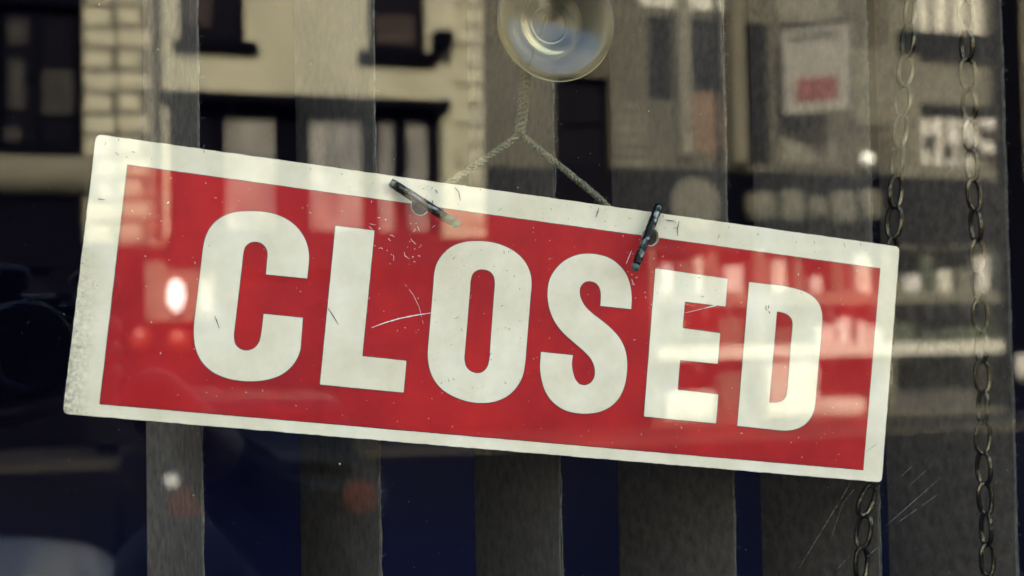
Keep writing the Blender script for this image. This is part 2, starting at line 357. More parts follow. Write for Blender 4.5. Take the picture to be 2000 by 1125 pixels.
# --- brown brick building
Cb = empty('brown_building', (0, 0, 0), 'brown brick building with pale downpipes behind the suction cup', 'building')
hC = [(9.5, 10.63, 5.03, 6.86), (9.4, 10.6, 7.4, 9.4), (11.46, 12.0, 6.48, 8.12), (12.33, 13.06, 6.68, 8.12), (13.5, 14.1, 5.24, 8.1)]
wall_holes(8.06, 16.95, 5.1, 10.5, hC[:0]+[(h[0], h[1], max(h[2], 5.1), h[3]) for h in hC]).build('wall', 'brown', Cb)
for h in hC: window(Cb, h[0], h[1], max(h[2], 5.1), h[3], 1, 2, bar=0.07)
MB().box(8.12, 16.9, FY-0.40, FY-0.33, 5.1, 10.4).build('backing', 'black', Cb)
MB().box(12.32, 13.04, FY, FY+0.05, 5.44, 6.66).build('brick_panel', 'orange', Cb)
for i in range(6): MB().box(10.70, 11.42, FY, FY+0.05, 5.14+0.22*i, 5.27+0.22*i).build('stone_band', 'grey', Cb)
MB().box(11.3, 13.1, FY, FY+0.06, 8.3, 8.75).build('stone_lintel', 'pale', Cb); MB().box(14.25, 15.7, FY, FY+0.06, 8.18, 8.8).build('stone_lintel', 'grey', Cb)
MB().box(14.27, 15.59, FY, FY+0.08, 5.27, 5.73).build('stone_lintel', 'grey', Cb); MB().box(16.0, 16.92, FY, FY+0.06, 6.1, 7.7).build('stone_panel', 'grey', Cb)
MB().box(12.03, 12.29, FY+0.01, FY+0.2, 5.38, 10.3).build('pilaster', 'grey', Cb); MB().box(13.18, 13.48, FY+0.01, FY+0.2, 5.25, 10.3).build('pilaster', 'grey', Cb)
MB().tube([(12.9, FY+0.12, 5.2), (12.9, FY+0.12, 10.2)], 0.05, 10).build('drain_pipe', 'black', Cb)
MB().box(8.06, 11.4, FY-0.45, FY, 0.12, 5.1).build('shop_wall', 'shopdark', Cb)
# hanging banner, hung square to the wall
bn = empty('hanging_banner', (14.62, FY+0.95, 7.02), 'white hanging banner with a red panel at its foot', 'banner'); bn.rotation_euler = (0, 0, math.radians(46))
bevel(MB().box(-0.66, 0.66, -0.02, 0.02, -0.84, 0.84).build('board', mat('banner_cloth', (0.33, 0.315, 0.26), 0.8, var=0.12, scale=3), bn), 0.01)
MB().box(-0.40, 0.42, 0.021, 0.026, -0.62, -0.14).build('red_panel', 'redprint', bn)
for i in range(7): MB().box(-0.50+i*0.15, -0.40+i*0.15, 0.021, 0.025, 0.60, 0.60+0.10+0.05*(i % 2)).build('print_mark', 'black', bn)
MB().box(-0.70, 0.70, -0.03, 0.03, 0.86, 0.92).build('rail', 'black', bn)
gl = tag(MB().lathe([(0.001, -0.14), (0.1, -0.11), (0.14, 0), (0.1, 0.11), (0.001, 0.14)], 'Z', 20, (16.2, FY+0.2, 5.40), False).build('globe_lamp', mat('globe', (0.8, 0.8, 0.7), 0.3, emit=((1, 1, 0.8), 1.2)), smooth=True), 'small pale globe lamp on the brown building beside the chain', 'lamp')
# fascia with a round emblem and unreadable blurred raised shapes
fs = empty('fascia_sign', (0, 0, 0), 'dark shop fascia with pale round emblem and rounded raised shapes, out of focus', 'sign')
MB().box(11.4, 17.0, FY-0.05, FY+0.14, 3.66, 5.10).build('board', 'black', fs)
MB().lathe([(0.001, 0), (0.52, 0), (0.52, 0.06), (0.001, 0.06)], 'Y', 40, (12.32, FY+0.14, 4.42), False).build('emblem', 'joint', fs)
MB().lathe([(0.30, 0.06), (0.36, 0.06), (0.36, 0.08), (0.30, 0.08)], 'Y', 40, (12.32, FY+0.14, 4.42)).build('emblem_ring', 'grey', fs)
for x, wd, z0, z1 in ((13.32, 0.66, 4.04, 4.66), (14.06, 0.54, 4.02, 4.72), (14.68, 0.42, 4.10, 4.60), (15.18, 0.62, 4.00, 4.70), (15.88, 0.50, 4.08, 4.76)):        # too blurred in the photograph to read
    bevel(MB().box(x, x+wd, FY+.141, FY+.56, z0, z1).build('raised_shape', 'joint', fs), 0.20, 5)
# --- shop at the right
D = empty('corner_shop', (0, 0, 0), 'pale corner shop with a tall bright upper window, mirrored at far right', 'building')
wall_holes(16.95, 26, 5.05, 10.5, [(17.64, 19.5, 5.28, 9.5), (20.6, 23, 5.4, 9.0)]).build('wall', 'grey', D)
MB().box(16.95, 19.55, FY-0.38, FY-0.30, 5.2, 9.6).build('blind', 'pale', D)
window(D, 17.64, 19.5, 8.0, 9.5, 4, 1, fm='grey', pm='pale', bar=0.08, rec=0.18); window(D, 17.64, 19.5, 6.62, 7.9, 3, 1, fm='grey', pm='grey', bar=0.05, rec=0.18); window(D, 17.64, 19.5, 5.28, 6.50, 5, 1, fm='brown', pm='goods', bar=0.07, rec=0.18); window(D, 20.6, 23, 5.4, 9.0, 2, 2)
MB().box(17.1, 19.48, FY, FY+0.15, 7.72, 8.12).build('blind_box', 'black', D); MB().box(17.62, 19.48, FY-0.17, FY+0.03, 6.50, 6.62).build('transom', 'shopdark', D)
MB().box(19.5, 19.98, FY, FY+0.3, 0.12, 10.4).build('pillar', 'black', D)
MB().box(17.0, 26, FY-0.3, FY+0.10, 3.66, 5.05).build('fascia', 'shopdark', D)
for i, (x, z) in enumerate(((17.95, 5.98), (18.4, 5.80), (18.9, 5.86), (19.3, 6.2), (19.25, 5.7))):
    o = MB().lathe([(0.001, -0.16), (0.12, -0.12), (0.17, 0), (0.12, 0.12), (0.001, 0.16)], 'Z', 16, (x, FY+0.02, z), False).build('pendant_globe', 'goods', D, smooth=True)
# display window of the shop: a lit room with shelves and goods
dw = empty('shop_display', (0, 0, 0), 'lit shop display with white shelves and pale goods, mirrored across the letter D', 'shop display')
MB().box(11.4, 20.2, FY-1.5, FY-1.4, 0.12, 3.66).build('back_wall', 'shopin', dw); MB().box(11.4, 26, FY-1.4, FY, 3.6, 3.66).build('soffit', 'pale', dw)
MB().box(11.4, 20.2, FY-1.4, FY, 0.12, 0.2).build('base', 'grey', dw)
MB().box(11.4, 11.5, FY-1.4, FY, 0.2, 3.6).build('side_wall', 'grey', dw)
for z0, z1, dep, m in ((2.44, 2.68, 0.0, 'grey'), (1.38, 1.64, 0.05, 'pale')): MB().box(11.5, 19.8, FY-0.5, FY+dep, z0, z1).build('shelf', m, dw)
for x in (13.68, 16.62): MB().box(x, x+0.22, FY-0.1, FY+0.03, 0.2, 3.6).build('mullion', 'grey', dw)
ORD = 'first second third fourth fifth sixth seventh eighth ninth tenth eleventh twelfth thirteenth fourteenth fifteenth sixteenth seventeenth eighteenth nineteenth twentieth'.split()
rr = random.Random(3); x = 11.7; k = 0
while x < 19.5:
    wd = rr.uniform(0.16, 0.42); MB().box(x, x+wd, FY-0.40, FY-0.12, 2.69, 2.69+rr.uniform(0.3, 0.8)).build('packet', ('goods', 'goodsg', 'pale', 'grey')[k % 4]); tag(COL.objects[-1], ORD[k] + ' packet from the left on the upper shelf of the mirrored shop display', 'packet', 'packets on the upper shelf'); x += wd+rr.uniform(0.04, 0.3); k += 1
x = 11.7; k = 0
while x < 19.5:
    wd = rr.uniform(0.2, 0.5); MB().box(x, x+wd, FY-0.40, FY-0.12, 1.65, 1.65+rr.uniform(0.2, 0.6)).build('packet', 'goodsg' if not 14.9 < x < 16.5 else 'goods'); tag(COL.objects[-1], ORD[k] + ' packet from the left on the white lower shelf of the mirrored shop display', 'packet', 'packets on the lower shelf'); x += wd+rr.uniform(0.04, 0.2); k += 1
for x0, x1, z0, z1, m, lb_ in ((13.92, 15.12, 0.203, 1.36, 'pale', 'tall white carton mirrored across the letter D'), (11.75, 12.8, 0.203, 0.75, 'pale', 'low white carton mirrored at the foot of the letter E'), (15.2, 16.2, 0.203, 0.52, 'pale', 'low white carton mirrored right of the letter D'), (12.9, 13.5, 0.203, 1.1, 'goodsg', 'dark green carton mirrored between the letters E and D')):
    tag(bevel(MB().box(x0, x1, FY-0.45, FY-0.12, z0, z1).build('carton', m), 0.02), lb_, 'carton', 'cartons on the floor of the lit shop display')
MB().lathe([(0.001, -0.3), (0.1, -0.25), (0.13, 0), (0.1, 0.25), (0.001, 0.3)], 'Z', 16, (19.68, FY+0.32, 1.05), False).build('wall_light', 'goods', D, smooth=True)

# ================================================================== cars
def car(name, m, label, loc, rz, tail):
    t = empty(name, loc, label, 'car'); t.rotation_euler = (0, 0, rz)
    def loft(st, prof):
        mb = MB(); n = None
        for s in st:
            h = prof(*s); ring = h + [(-y, z) for y, z in h[-2:0:-1]]; n = len(ring)
            mb.v += [(s[0], y, z) for y, z in ring]
        for i in range(len(st)-1):
            for k in range(n): mb.f.append((i*n+k, i*n+(k+1) % n, (i+1)*n+(k+1) % n, (i+1)*n+k))
        mb.f.append(tuple(range(n))); mb.f.append(tuple((len(st)-1)*n+k for k in range(n))); return mb
    body = lambda x, wv, zb, zt: [(0, zb), (wv*.86, zb), (wv*.98, zb+.12), (wv, (zb+zt)/2), (wv*.96, zt-.05), (wv*.86, zt), (0, zt+.03)]
    bo = loft([(-2.1, .70, .38, .62), (-2.05, .80, .24, .86), (-1.8, .86, .20, .96), (-.9, .88, .18, .95), (.4, .88, .18, .93), (1.2, .87, .18, .91), (1.7, .85, .20, .89), (2.0, .81, .24, .84), (2.1, .70, .36, .66)], body).build('body', m, t, smooth=True)
    bo.modifiers.new('s', 'SUBSURF').levels = 2; bo.modifiers['s'].render_levels = 2
    gh = lambda x, wv, zb, zt: [(0, zb), (wv, zb), (wv*.92, zb+(zt-zb)*.5), (wv*.80, zt-.02), (wv*.7, zt), (0, zt+.015)]
    g = loft([(-1.95, .70, .86, .92), (-1.6, .74, .88, 1.30), (-1.1, .76, .88, 1.40), (0, .76, .88, 1.42), (.45, .75, .88, 1.36), (1.15, .70, .86, .92)], gh).build('glass_house', 'carglass', t, smooth=True)
    rf = loft([(-1.62, .56, 1.29, 1.34), (-1.1, .62, 1.36, 1.44), (0, .62, 1.38, 1.46), (.42, .58, 1.33, 1.40)], lambda x, wv, zb, zt: [(0, zb), (wv, zb), (wv, zt-.02), (wv*.8, zt), (0, zt+.01)]).build('roof', m, t, smooth=True)
    for x in (-1.3, 1.3):
        for s in (-1, 1):
            wh = MB().lathe([(0.2, -.1), (.29, -.1), (.315, -.06), (.315, .06), (.29, .1), (.2, .1)], 'Y', 28, (x, s*.80, .315)).build('wheel', 'tyre', t, smooth=True)
            MB().lathe([(0.001, -.08), (.2, -.09), (.2, .09), (.001, .08)], 'Y', 20, (x, s*.80, .315), False).build('rim', 'rim', wh)
    for s in (-1, 1):
        MB().lathe([(.001, -.14), (.11, -.13), (.115, -.08), (.10, 0), (.001, 0)], 'X', 20, (-1.99, s*.58, .76), False).build('tail_light', 'redlamp' if tail else 'redprint', t, smooth=True)
        bevel(MB().box(1.93, 2.06, s*.56-.14, s*.56+.14, .56, .70).build('headlight', 'rim', t), .03)
        bevel(MB().box(.55, .72, s*.95-.10, s*.95+.10, .92, 1.05).build('wing_mirror', m, t), .03)
    if tail: bevel(MB().box(-2.11, -1.99, -.72, -.63, .88, .97).build('glint_spot', mat('glint_glow', (0.8, 0.8, 0.75), 0.3, emit=((1, 0.93, 0.75), 0.9)), t), .04)  # small glowing block added to stand for a white glint on the car
    MB().box(-2.125, -2.09, -.26, .26, .46, .57).build('number_plate', 'pale', t)
    return t
car('white_car', 'carwhite', 'white parked car whose bonnet shows at the bottom left corner', (-1.68, -5.6, 0.08), 0, False)
car('dark_car', 'cardark', 'dark car with glowing red tail lights mirrored below the sign', (1.54, -11.2, 0.0), math.radians(-90), True)

# ================================================================== photographer
def skin(name, verts, edges, rads, m, parent, root=0, sub=2, xf=None):
    me = bpy.data.meshes.new(name); me.from_pydata([xf @ Vector(v) if xf else v for v in verts], edges, []); o = bpy.data.objects.new(name, me); COL.objects.link(o)
    md = o.modifiers.new('skin', 'SKIN'); md.use_smooth_shade = True
    for i, d in enumerate(me.skin_vertices[0].data):
        r = rads[i]; d.radius = r if isinstance(r, tuple) else (r, r); d.use_root = (i == root)
    ss = o.modifiers.new('sub', 'SUBSURF'); ss.levels = sub; ss.render_levels = sub
    bpy.context.view_layer.update()
    m2 = bpy.data.meshes.new_from_object(o.evaluated_get(bpy.context.evaluated_depsgraph_get())); m2.name = name
    bpy.data.objects.remove(o); m2.materials.clear(); m2.shade_smooth()
    return link(name, m2, m, parent)
PR = empty('person', (0.16, -1.05, 0.12), 'person in a black jacket holding a camera up with both hands, mirrored lower left', 'person')
PR.matrix_world = Matrix.Identity(4)
px, py = 0.16, -1.05
V = [(px, py, .92), (px, py, 1.10), (px, py+.01, 1.28), (px, py+.01, 1.36), (px, py+.02, 1.42), (px, py+.03, 1.49), (px, py+.03, 1.555),
     (px+.17, py, 1.335), (px+.20, py+.16, 1.47), (px-.02, py+.36, 1.715), (px-.085, py+.405, 1.775),
     (px-.17, py, 1.335), (px-.26, py+.17, 1.45), (px-.24, py+.36, 1.67), (px-.215, py+.43, 1.735),
     (px+.09, py, .86), (px+.10, py+.01, .48), (px+.10, py-.02, .20), (px+.10, py+.10, .16),
     (px-.09, py, .86), (px-.10, py+.01, .48), (px-.10, py-.02, .20), (px-.10, py+.10, .16)]
E = [(0, 1), (1, 2), (2, 3), (3, 4), (4, 5), (5, 6), (2, 7), (7, 8), (8, 9), (9, 10), (2, 11), (11, 12), (12, 13), (13, 14), (0, 15), (15, 16), (16, 17), (17, 18), (0, 19), (19, 20), (20, 21), (21, 22)]
RD = [.13, .12, .12, .055, .052, .080, .072, .052, .040, .028, .030, .052, .040, .028, .030, .078, .052, .036, .036, .078, .052, .036, .036]
skin('body', V, E, RD, 'skin', PR)
skin('jacket', V[:4]+V[7:10]+V[11:14], [(0, 1), (1, 2), (2, 3), (2, 4), (4, 5), (5, 6), (2, 7), (7, 8), (8, 9)], [.150, .140, .142, .062, .068, .055, .040, .068, .055, .040], 'jacket', PR)
skin('trousers', [V[0]]+V[15:18]+V[19:22], [(0, 1), (1, 2), (2, 3), (0, 4), (4, 5), (5, 6)], [.142, .092, .066, .054, .092, .066, .054], 'trouser', PR)
for q in (17, 21): skin('shoe', [V[q], (V[q][0], V[q][1]+.05, .165), (V[q][0], V[q][1]+.17, .155)], [(0, 1), (1, 2)], [.05, .045, .036], 'tyre', PR)
skin('hair', [(px, py-.01, 1.50), (px, py, 1.56), (px, py+.025, 1.60)], [(0, 1), (1, 2)], [.094, .094, .066], 'hair', PR)
for s in (-1, 1):
    MB().lathe([(.001, -.012), (.009, -.008), (.0125, 0), (.009, .008), (.001, .012)], 'Y', 14, (px+s*.032, py+.098, 1.515), False).build('eye', 'goods', PR, smooth=True)
    skin('ear', [(px+s*.082, py+.02, 1.48), (px+s*.09, py+.015, 1.515)], [(0, 1)], [.014, .018], 'skin', PR, sub=1)
skin('nose', [(px, py+.10, 1.51), (px, py+.118, 1.482)], [(0, 1)], [.010, .014], 'skin', PR, sub=1)
MB().box(px-.024, px+.024, py+.094, py+.104, 1.446, 1.453).build('mouth', 'redprint', PR)
# camera held by the person, its lens just behind the viewpoint
CX = Matrix.Translation((0, -0.5509, CZ)) @ Matrix.Rotation(-YAW, 4, 'Z')      # local y runs along the lens axis
pc = empty('photo_camera', (0, 0, 0), 'black camera held up at the left edge of the sign reflection', 'camera')
pc.matrix_world = CX
bevel(MB().box(-.068, .068, -.125, -.080, -.048, .044).build('body', 'camblack', pc), .009, 3)
bevel(MB().box(-.026, .026, -.122, -.074, .044, .066).build('viewfinder', 'camblack', pc), .008, 3)
bevel(MB().box(.044, .074, -.108, -.064, -.046, .040).build('grip', 'camblack', pc), .012, 3)
MB().lathe([(.030, -.080), (.034, -.078), (.034, -.05), (.0365, -.048), (.0365, -.012), (.034, -.006), (.026, -.006), (.024, -.020), (.001, -.022), (.001, -.080)], 'Y', 40, (0, 0, 0), False).build('lens', 'camblack', pc, smooth=True)
MB().lathe([(.001, 0), (.009, 0), (.009, .006), (.001, .006)], 'Z', 20, (.056, -.085, .040), False).build('dial', 'rim', pc)
hands = []
for i, zz in enumerate((.036, .016, -.003, -.021)):          # right hand: fingers round the grip
    pts = [(.082, -.118, zz-.004), (.094, -.090, zz+.003), (.086, -.062, zz+.001), (.064, -.050, zz-.003), (.044, -.052, zz-.008)]
    if i == 0: pts = [(.084, -.112, .030), (.098, -.092, .052), (.084, -.078, .060), (.066, -.078, .056), (.056, -.080, .050)]
    skin('finger', pts, [(0, 1), (1, 2), (2, 3), (3, 4)], [.0095, .0092, .0085, .0078, .0068], 'skin', PR, xf=CX)
skin('thumb', [(.085, -.130, -.01), (.070, -.140, .010), (.045, -.139, .020)], [(0, 1), (1, 2)], [.012, .010, .008], 'skin', PR, xf=CX)
skin('palm', [(.085, -.150, -.055), (.088, -.128, -.020), (.086, -.118, .018), (.090, -.108, .030)], [(0, 1), (1, 2), (2, 3)], [(.022, .020), (.024, .016), (.022, .014), (.014, .012)], 'skin', PR, xf=CX)
for i, yy in enumerate((-.058, -.042, -.026, -.012)):        # left hand: fingers under the lens barrel
    skin('finger', [(-.050, yy-.030, -.052), (-.030, yy, -.052), (-.005, yy+.002, -.048), (.022, yy, -.040), (.040, yy-.004, -.022)], [(0, 1), (1, 2), (2, 3), (3, 4)], [.0095, .0092, .0085, .0078, .0068], 'skin', PR, xf=CX)
skin('thumb', [(-.060, -.070, -.045), (-.050, -.050, -.020), (-.042, -.036, .004)], [(0, 1), (1, 2)], [.012, .010, .008], 'skin', PR, xf=CX)
skin('palm', [(-.105, -.120, -.085), (-.075, -.085, -.066), (-.050, -.060, -.056)], [(0, 1), (1, 2)], [.022, .026, .018], 'skin', PR, xf=CX)

# ================================================================== vertical blind
SL = [(0.067, 0.0515), (0.1427, 0.1242), (0.2261, 0.2130), (0.3130, 0.2915), (0.3918, 0.3750), (0.4715, 0.4545)]
where = ['narrow brown fabric blind slat below the letter C, leftmost of the slats', 'brown fabric blind slat below the letter L, second from the left', 'brown fabric blind slat behind the knotted cord, third from the left',
         'brown fabric blind slat below the letter S, fourth from the left', 'brown fabric blind slat behind the hanging banner reflection, fifth from the left', 'brown fabric blind slat behind both chains, rightmost of the slats']
ZT, ZB = CZ+0.82, CZ-0.95
for i, (xr, xl) in enumerate(SL):
    t = empty('blind_slat', (xr, 0.06, ZB), where[i], 'blind slat', 'vertical blind slats')
    mb = MB(); n = 10; m_ = 60; rs = random.Random(i)
    for j in range(m_+1):
        z = (ZT-ZB)*j/m_; dx = rs.uniform(-.0003, .0003)
        for side in (0, 1):
            for k in range(n+1):
                u = k/n; bow = 0.0035*math.sin(math.pi*u)
                x = (xl-xr)*u + bow + dx*(1-u); y = 0.0875*u
                mb.v.append((x - side*0.0007, y + side*0.0002, z))
    R = 2*(n+1)
    for j in range(m_):
        a, b = j*R, (j+1)*R
        for k in range(n):
            mb.f.append((a+k, a+k+1, b+k+1, b+k)); q = n+1
            mb.f.append((a+q+k+1, a+q+k, b+q+k, b+q+k+1))
        mb.f.append((a, b, b+n+1, a+n+1)); mb.f.append((a+n, a+2*n+1, b+2*n+1, b+n))
    mb.f.append(tuple(range(n+1)) + tuple(range(2*n+1, n, -1))); b = m_*R; mb.f.append(tuple(b+k for k in range(n+1)) + tuple(b+k for k in range(2*n+1, n, -1)))
    mb.build('fabric', 'slat', t, smooth=False)
    hm = MB(); pts = []; z = 0; prev = 0                                     # ragged woven edge with loose threads
    while z < ZT-ZB:
        pts.append((rs.uniform(-.0002, .0004), -.0004+rs.uniform(-.0002, .0002), z)); z += 0.0045
    hm.tube(pts, [rs.uniform(.00016, .00050) for _ in pts], 5)
    hm.build('edge', 'hem', t)
    fz = MB()
    for _ in range(70):
        z = rs.uniform(.75, 1.2); L = rs.uniform(.0008, .0028); fz.tube([(0.0003, -.0003, z), (L*.6, -.0006, z+rs.uniform(-.0006, .0008)), (L, -.0008, z+rs.uniform(-.001, .0016))], .00011, 4)
    tag(fz.build('loose_threads', 'hem', t), kind='stuff')
rl = empty('head_rail', (0, 0, 0), 'white metal blind head rail above the slats', 'blind rail')
bevel(MB().box(-0.9, 1.5, 0.075, 0.125, ZT+0.02, ZT+0.06).build('rail', 'rail', rl), .004)
for xr, xl in SL: MB().box((xr+xl)/2-.006, (xr+xl)/2+.006, .097, .109, ZT-.01, ZT+.021).build('carrier', 'rail', rl)

# ================================================================== chains
def link_mesh(name, L=0.0174, W=0.0096, wr=0.00122):
    mb = MB(); n = 28; a, b = W/2-wr, L/2-wr; k = 8
    pts = []
    for i in range(n):
        t = 2*math.pi*i/n; c, s = math.cos(t), math.sin(t)
        pts.append(Vector((a*math.copysign(abs(c)**.82, c), 0, b*math.copysign(abs(s)**.86, s))))
    for i in range(n):
        tg = (pts[(i+1) % n]-pts[i-1]).normalized(); nn = Vector((0, 1, 0)); bn = tg.cross(nn)
        for q in range(k):
            an = 2*math.pi*q/k; mb.v.append(tuple(pts[i]+nn*math.cos(an)*wr+bn*math.sin(an)*wr))
    for i in range(n):
        for q in range(k): mb.f.append((i*k+q, i*k+(q+1) % k, ((i+1) % n)*k+(q+1) % k, ((i+1) % n)*k+q))
    return mb.mesh(name, True)
LM = link_mesh('chain_link'); LM.materials.append(MT['chain'])
def chain(label, pts, phase, seed):
    """links strung at an even pitch along a polyline of (x, z) points, each turned about the run of the chain"""
    t = empty('hanging_chain', (pts[-1][0], 0.038, pts[-1][1]+CZ), label, 'chain', 'chains hanging beside the blind')
    rs = random.Random(seed); P = [Vector((x, 0.038, z+CZ)) for x, z in pts]; pitch = 0.01475
    seg = 0; pos = 0.0; k = 0
    S = [0]
    for i in range(1, len(P)): S.append(S[-1]+(P[i]-P[i-1]).length)
    org = Vector(t.location)
    while pos < S[-1]:
        while seg < len(P)-2 and S[seg+1] < pos: seg += 1
        d = (P[seg+1]-P[seg]).normalized(); c = P[seg]+d*(pos-S[seg])
        o = bpy.data.objects.new('link', LM); COL.objects.link(o); o.parent = t
        ang = phase + (k % 2)*math.radians(rs.uniform(62, 90)) + rs.uniform(-.22, .22)
        q = (-d).to_track_quat('Z', 'Y').to_matrix() @ Matrix.Rotation(ang, 3, 'Z') @ Matrix.Rotation(rs.uniform(-.09, .09), 3, 'Y')
        o.matrix_local = Matrix.Translation(c-org) @ q.to_4x4()
        pos += pitch; k += 1
C1 = [(.4075, .20), (.4014, .1457), (.3968, .1109), (.3923, .0764), (.3898, .0494), (.382, -.02), (.3748, -.0687), (.3709, -.078), (.3677, -.1016), (.3650, -.14)]
C2 = [(.4336, .20), (.4343, .1474), (.4345, .1123), (.4358, .0648), (.4372, .0224), (.4376, -.0173), (.4367, -.0519), (.4369, -.0864), (.4375, -.14)]
chain('dull metal chain that passes behind the right end of the sign', C1, 0.35, 5)
chain('dull metal chain hanging free right of the sign', C2, 0.2, 9)

# ================================================================== the CLOSED sign
TH = -0.11936; SY = 0.02
SG = empty('closed_sign', (0.19658, SY, 0.0077+CZ), 'tilted red and cream plastic sign reading CLOSED behind the glass', 'sign')
SG.rotation_euler = (0, -TH, 0)
OUT = [(-180.48, 53.69), (179.0, 54.5), (178.95, -54.18), (-180.52, -53.95)]
INN = [(-167.43, 43.36), (169.31, 43.08), (168.53, -49.11), (-167.37, -48.9)]
HOLES = [(-50.0, 43.12, 3.75), (53.9, 43.5, 3.9)]
def circ(c, n=36): return [(c[0]+c[2]*math.cos(-2*math.pi*i/n), c[1]+c[2]*math.sin(-2*math.pi*i/n)) for i in range(n)]
def wobble(L, amp, seed, step=2.5):
    rs = random.Random(seed); R = []
    for i in range(len(L)):
        a = Vector(L[i]); b = Vector(L[(i+1) % len(L)]); n = max(1, int((b-a).length/step)); nn = Vector((b.y-a.y, a.x-b.x)); nn = nn.normalized() if nn.length > 0 else nn
        for k in range(n):
            p = a+(b-a)*k/n + (nn*rs.uniform(-amp, amp) if k else Vector((0, 0))); R.append((p.x, p.y))
    return R
pl = link('plate', sheet('plate', [mm(wobble(rounded(OUT, 2.3), .10, 1)), *[mm(circ(h)) for h in HOLES]], 0.0, 0.0021), 'white', SG)
bevel(pl, 0.0003, 2)
def panel(grow):
    tl, tr, br, bl = offset(INN, grow)
    L = [bl, tl]
    for cx, cz, r in HOLES:
        zt = tl[1]+(tr[1]-tl[1])*(cx-tl[0])/(tr[0]-tl[0]); r2_ = r+.35-grow*0.4
        dz = zt-cz; dx = math.sqrt(max(0, r2_*r2_-dz*dz)); a0 = math.atan2(dz, -dx); a1 = math.atan2(dz, dx)
        if a0 < 0: a0 += 2*math.pi
        for i in range(25):
            a = a0 + (2*math.pi + a1 - a0)*i/24; L.append((cx+r2_*math.cos(a), cz+r2_*math.sin(a)))
    L += [tr, br]
    return wobble(L, 0.05, 4, 2.0)
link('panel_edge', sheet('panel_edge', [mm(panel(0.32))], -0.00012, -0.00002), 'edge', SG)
link('red_panel', sheet('red_panel', [mm(panel(0.0))], -0.00028, -0.00014), 'red', SG)
LET = {
 'C': [[(-93.58,7.86),(-93.63,15.15),(-94.15,18.74),(-95.7,22.73),(-98.44,26.5),(-102.06,29.35),(-106.55,31.28),(-111.9,32.16),(-119.03,31.75),(-125.36,30.39),(-130.21,27.66),(-133.33,24.0),(-135.07,19.55),(-135.61,14.61),(-135.76,-14.49),(-135.32,-19.59),(-134.01,-24.6),(-131.3,-29.15),(-127.11,-32.6),(-121.46,-34.64),(-116.26,-35.25),(-111.12,-35.09),(-105.4,-33.96),(-100.4,-31.8),(-96.8,-28.7),(-94.54,-25.2),(-93.32,-21.14),(-93.35,-16.54),(-93.61,-8.0),(-109.3,-8.13),(-109.4,-16.24),(-109.89,-19.55),(-111.57,-22.0),(-114.34,-23.26),(-116.97,-22.87),(-119.09,-21.14),(-120.01,-18.0),(-120.04,-15.4),(-119.83,15.25),(-119.31,17.61),(-117.68,19.32),(-115.48,19.99),(-113.17,19.68),(-111.24,18.15),(-110.26,15.77),(-110.21,13.47),(-110.09,7.57)]],
 'L': [[(-84.35,30.35),(-68.2,30.5),(-67.89,-20.85),(-49.41,-20.9),(-49.23,-33.91),(-83.9,-33.85)]],
 'O': [[(-24.6,31.61),(-17.78,31.91),(-11.12,30.72),(-5.76,28.25),(-2.14,25.07),(0.35,20.83),(1.31,16.41),(1.79,-16.17),(1.17,-22.45),(-0.91,-27.12),(-4.17,-30.86),(-8.95,-33.69),(-14.57,-35.08),(-21.01,-35.11),(-27.55,-33.66),(-33.49,-30.82),(-37.84,-26.15),(-39.99,-20.95),(-40.75,-16.29),(-41.31,16.26),(-40.55,20.45),(-38.17,24.84),(-34.62,28.23),(-29.87,30.54)],
       [(-20.78,20.2),(-17.63,19.75),(-15.63,17.91),(-14.82,14.89),(-14.03,-17.04),(-14.65,-20.18),(-16.58,-22.42),(-19.02,-23.07),(-21.58,-22.56),(-23.75,-20.86),(-24.81,-18.1),(-24.99,-15.05),(-25.45,15.38),(-24.85,17.86),(-23.15,19.51)]],
 'S': [[(47.61,11.01),(47.38,15.76),(46.26,20.98),(43.88,25.7),(40.47,29.07),(36.02,31.53),(30.96,32.54),(25.28,32.42),(19.77,30.97),(14.82,27.9),(11.14,23.59),(9.2,19.16),(8.77,14.56),(9.44,10.09),(11.1,5.39),(14.15,0.83),(18.25,-2.94),(23.46,-6.39),(27.88,-9.31),(31.18,-12.14),(32.98,-15.12),(33.59,-17.52),(33.46,-19.99),(32.17,-22.22),(29.66,-23.57),(27.01,-23.4),(24.95,-21.5),(23.53,-18.49),(22.74,-15.07),(22.83,-11.42),(8.41,-11.47),(8.6,-17.84),(9.88,-23.26),(12.05,-27.92),(15.54,-31.76),(20.26,-34.47),(25.6,-35.6),(31.59,-35.5),(37.5,-34.14),(42.17,-31.49),(45.61,-27.66),(47.64,-22.54),(48.24,-16.82),(47.7,-10.5),(46.19,-6.05),(43.5,-2.07),(39.73,1.29),(34.85,4.45),(30.44,6.93),(26.37,9.87),(24.19,12.8),(23.25,15.51),(23.46,18.0),(24.99,20.01),(27.41,20.79),(30.02,20.45),(31.92,18.83),(32.94,16.26),(33.31,10.85)]],
 'E': [[(57.35,29.9),(92.37,29.45),(92.42,17.12),(72.68,17.12),(72.6,5.4),(90.96,5.15),(91.06,-8.44),(72.75,-8.56),(72.85,-21.57),(92.55,-21.8),(92.59,-34.55),(58.05,-34.43)]],
 'D': [[(103.02,29.19),(120.9,29.36),(127.07,28.84),(132.56,27.63),(136.59,25.69),(139.32,22.92),(140.91,18.99),(141.32,15.28),(141.03,-20.82),(140.55,-24.93),(138.83,-28.79),(136.02,-31.73),(132.01,-33.75),(127.53,-34.73),(120.74,-34.89),(103.15,-34.7)],
       [(118.02,17.72),(121.23,17.53),(123.97,16.67),(125.89,14.85),(126.5,12.34),(126.49,-16.73),(126.01,-19.8),(124.45,-21.76),(121.89,-22.8),(117.85,-23.16)]],
}
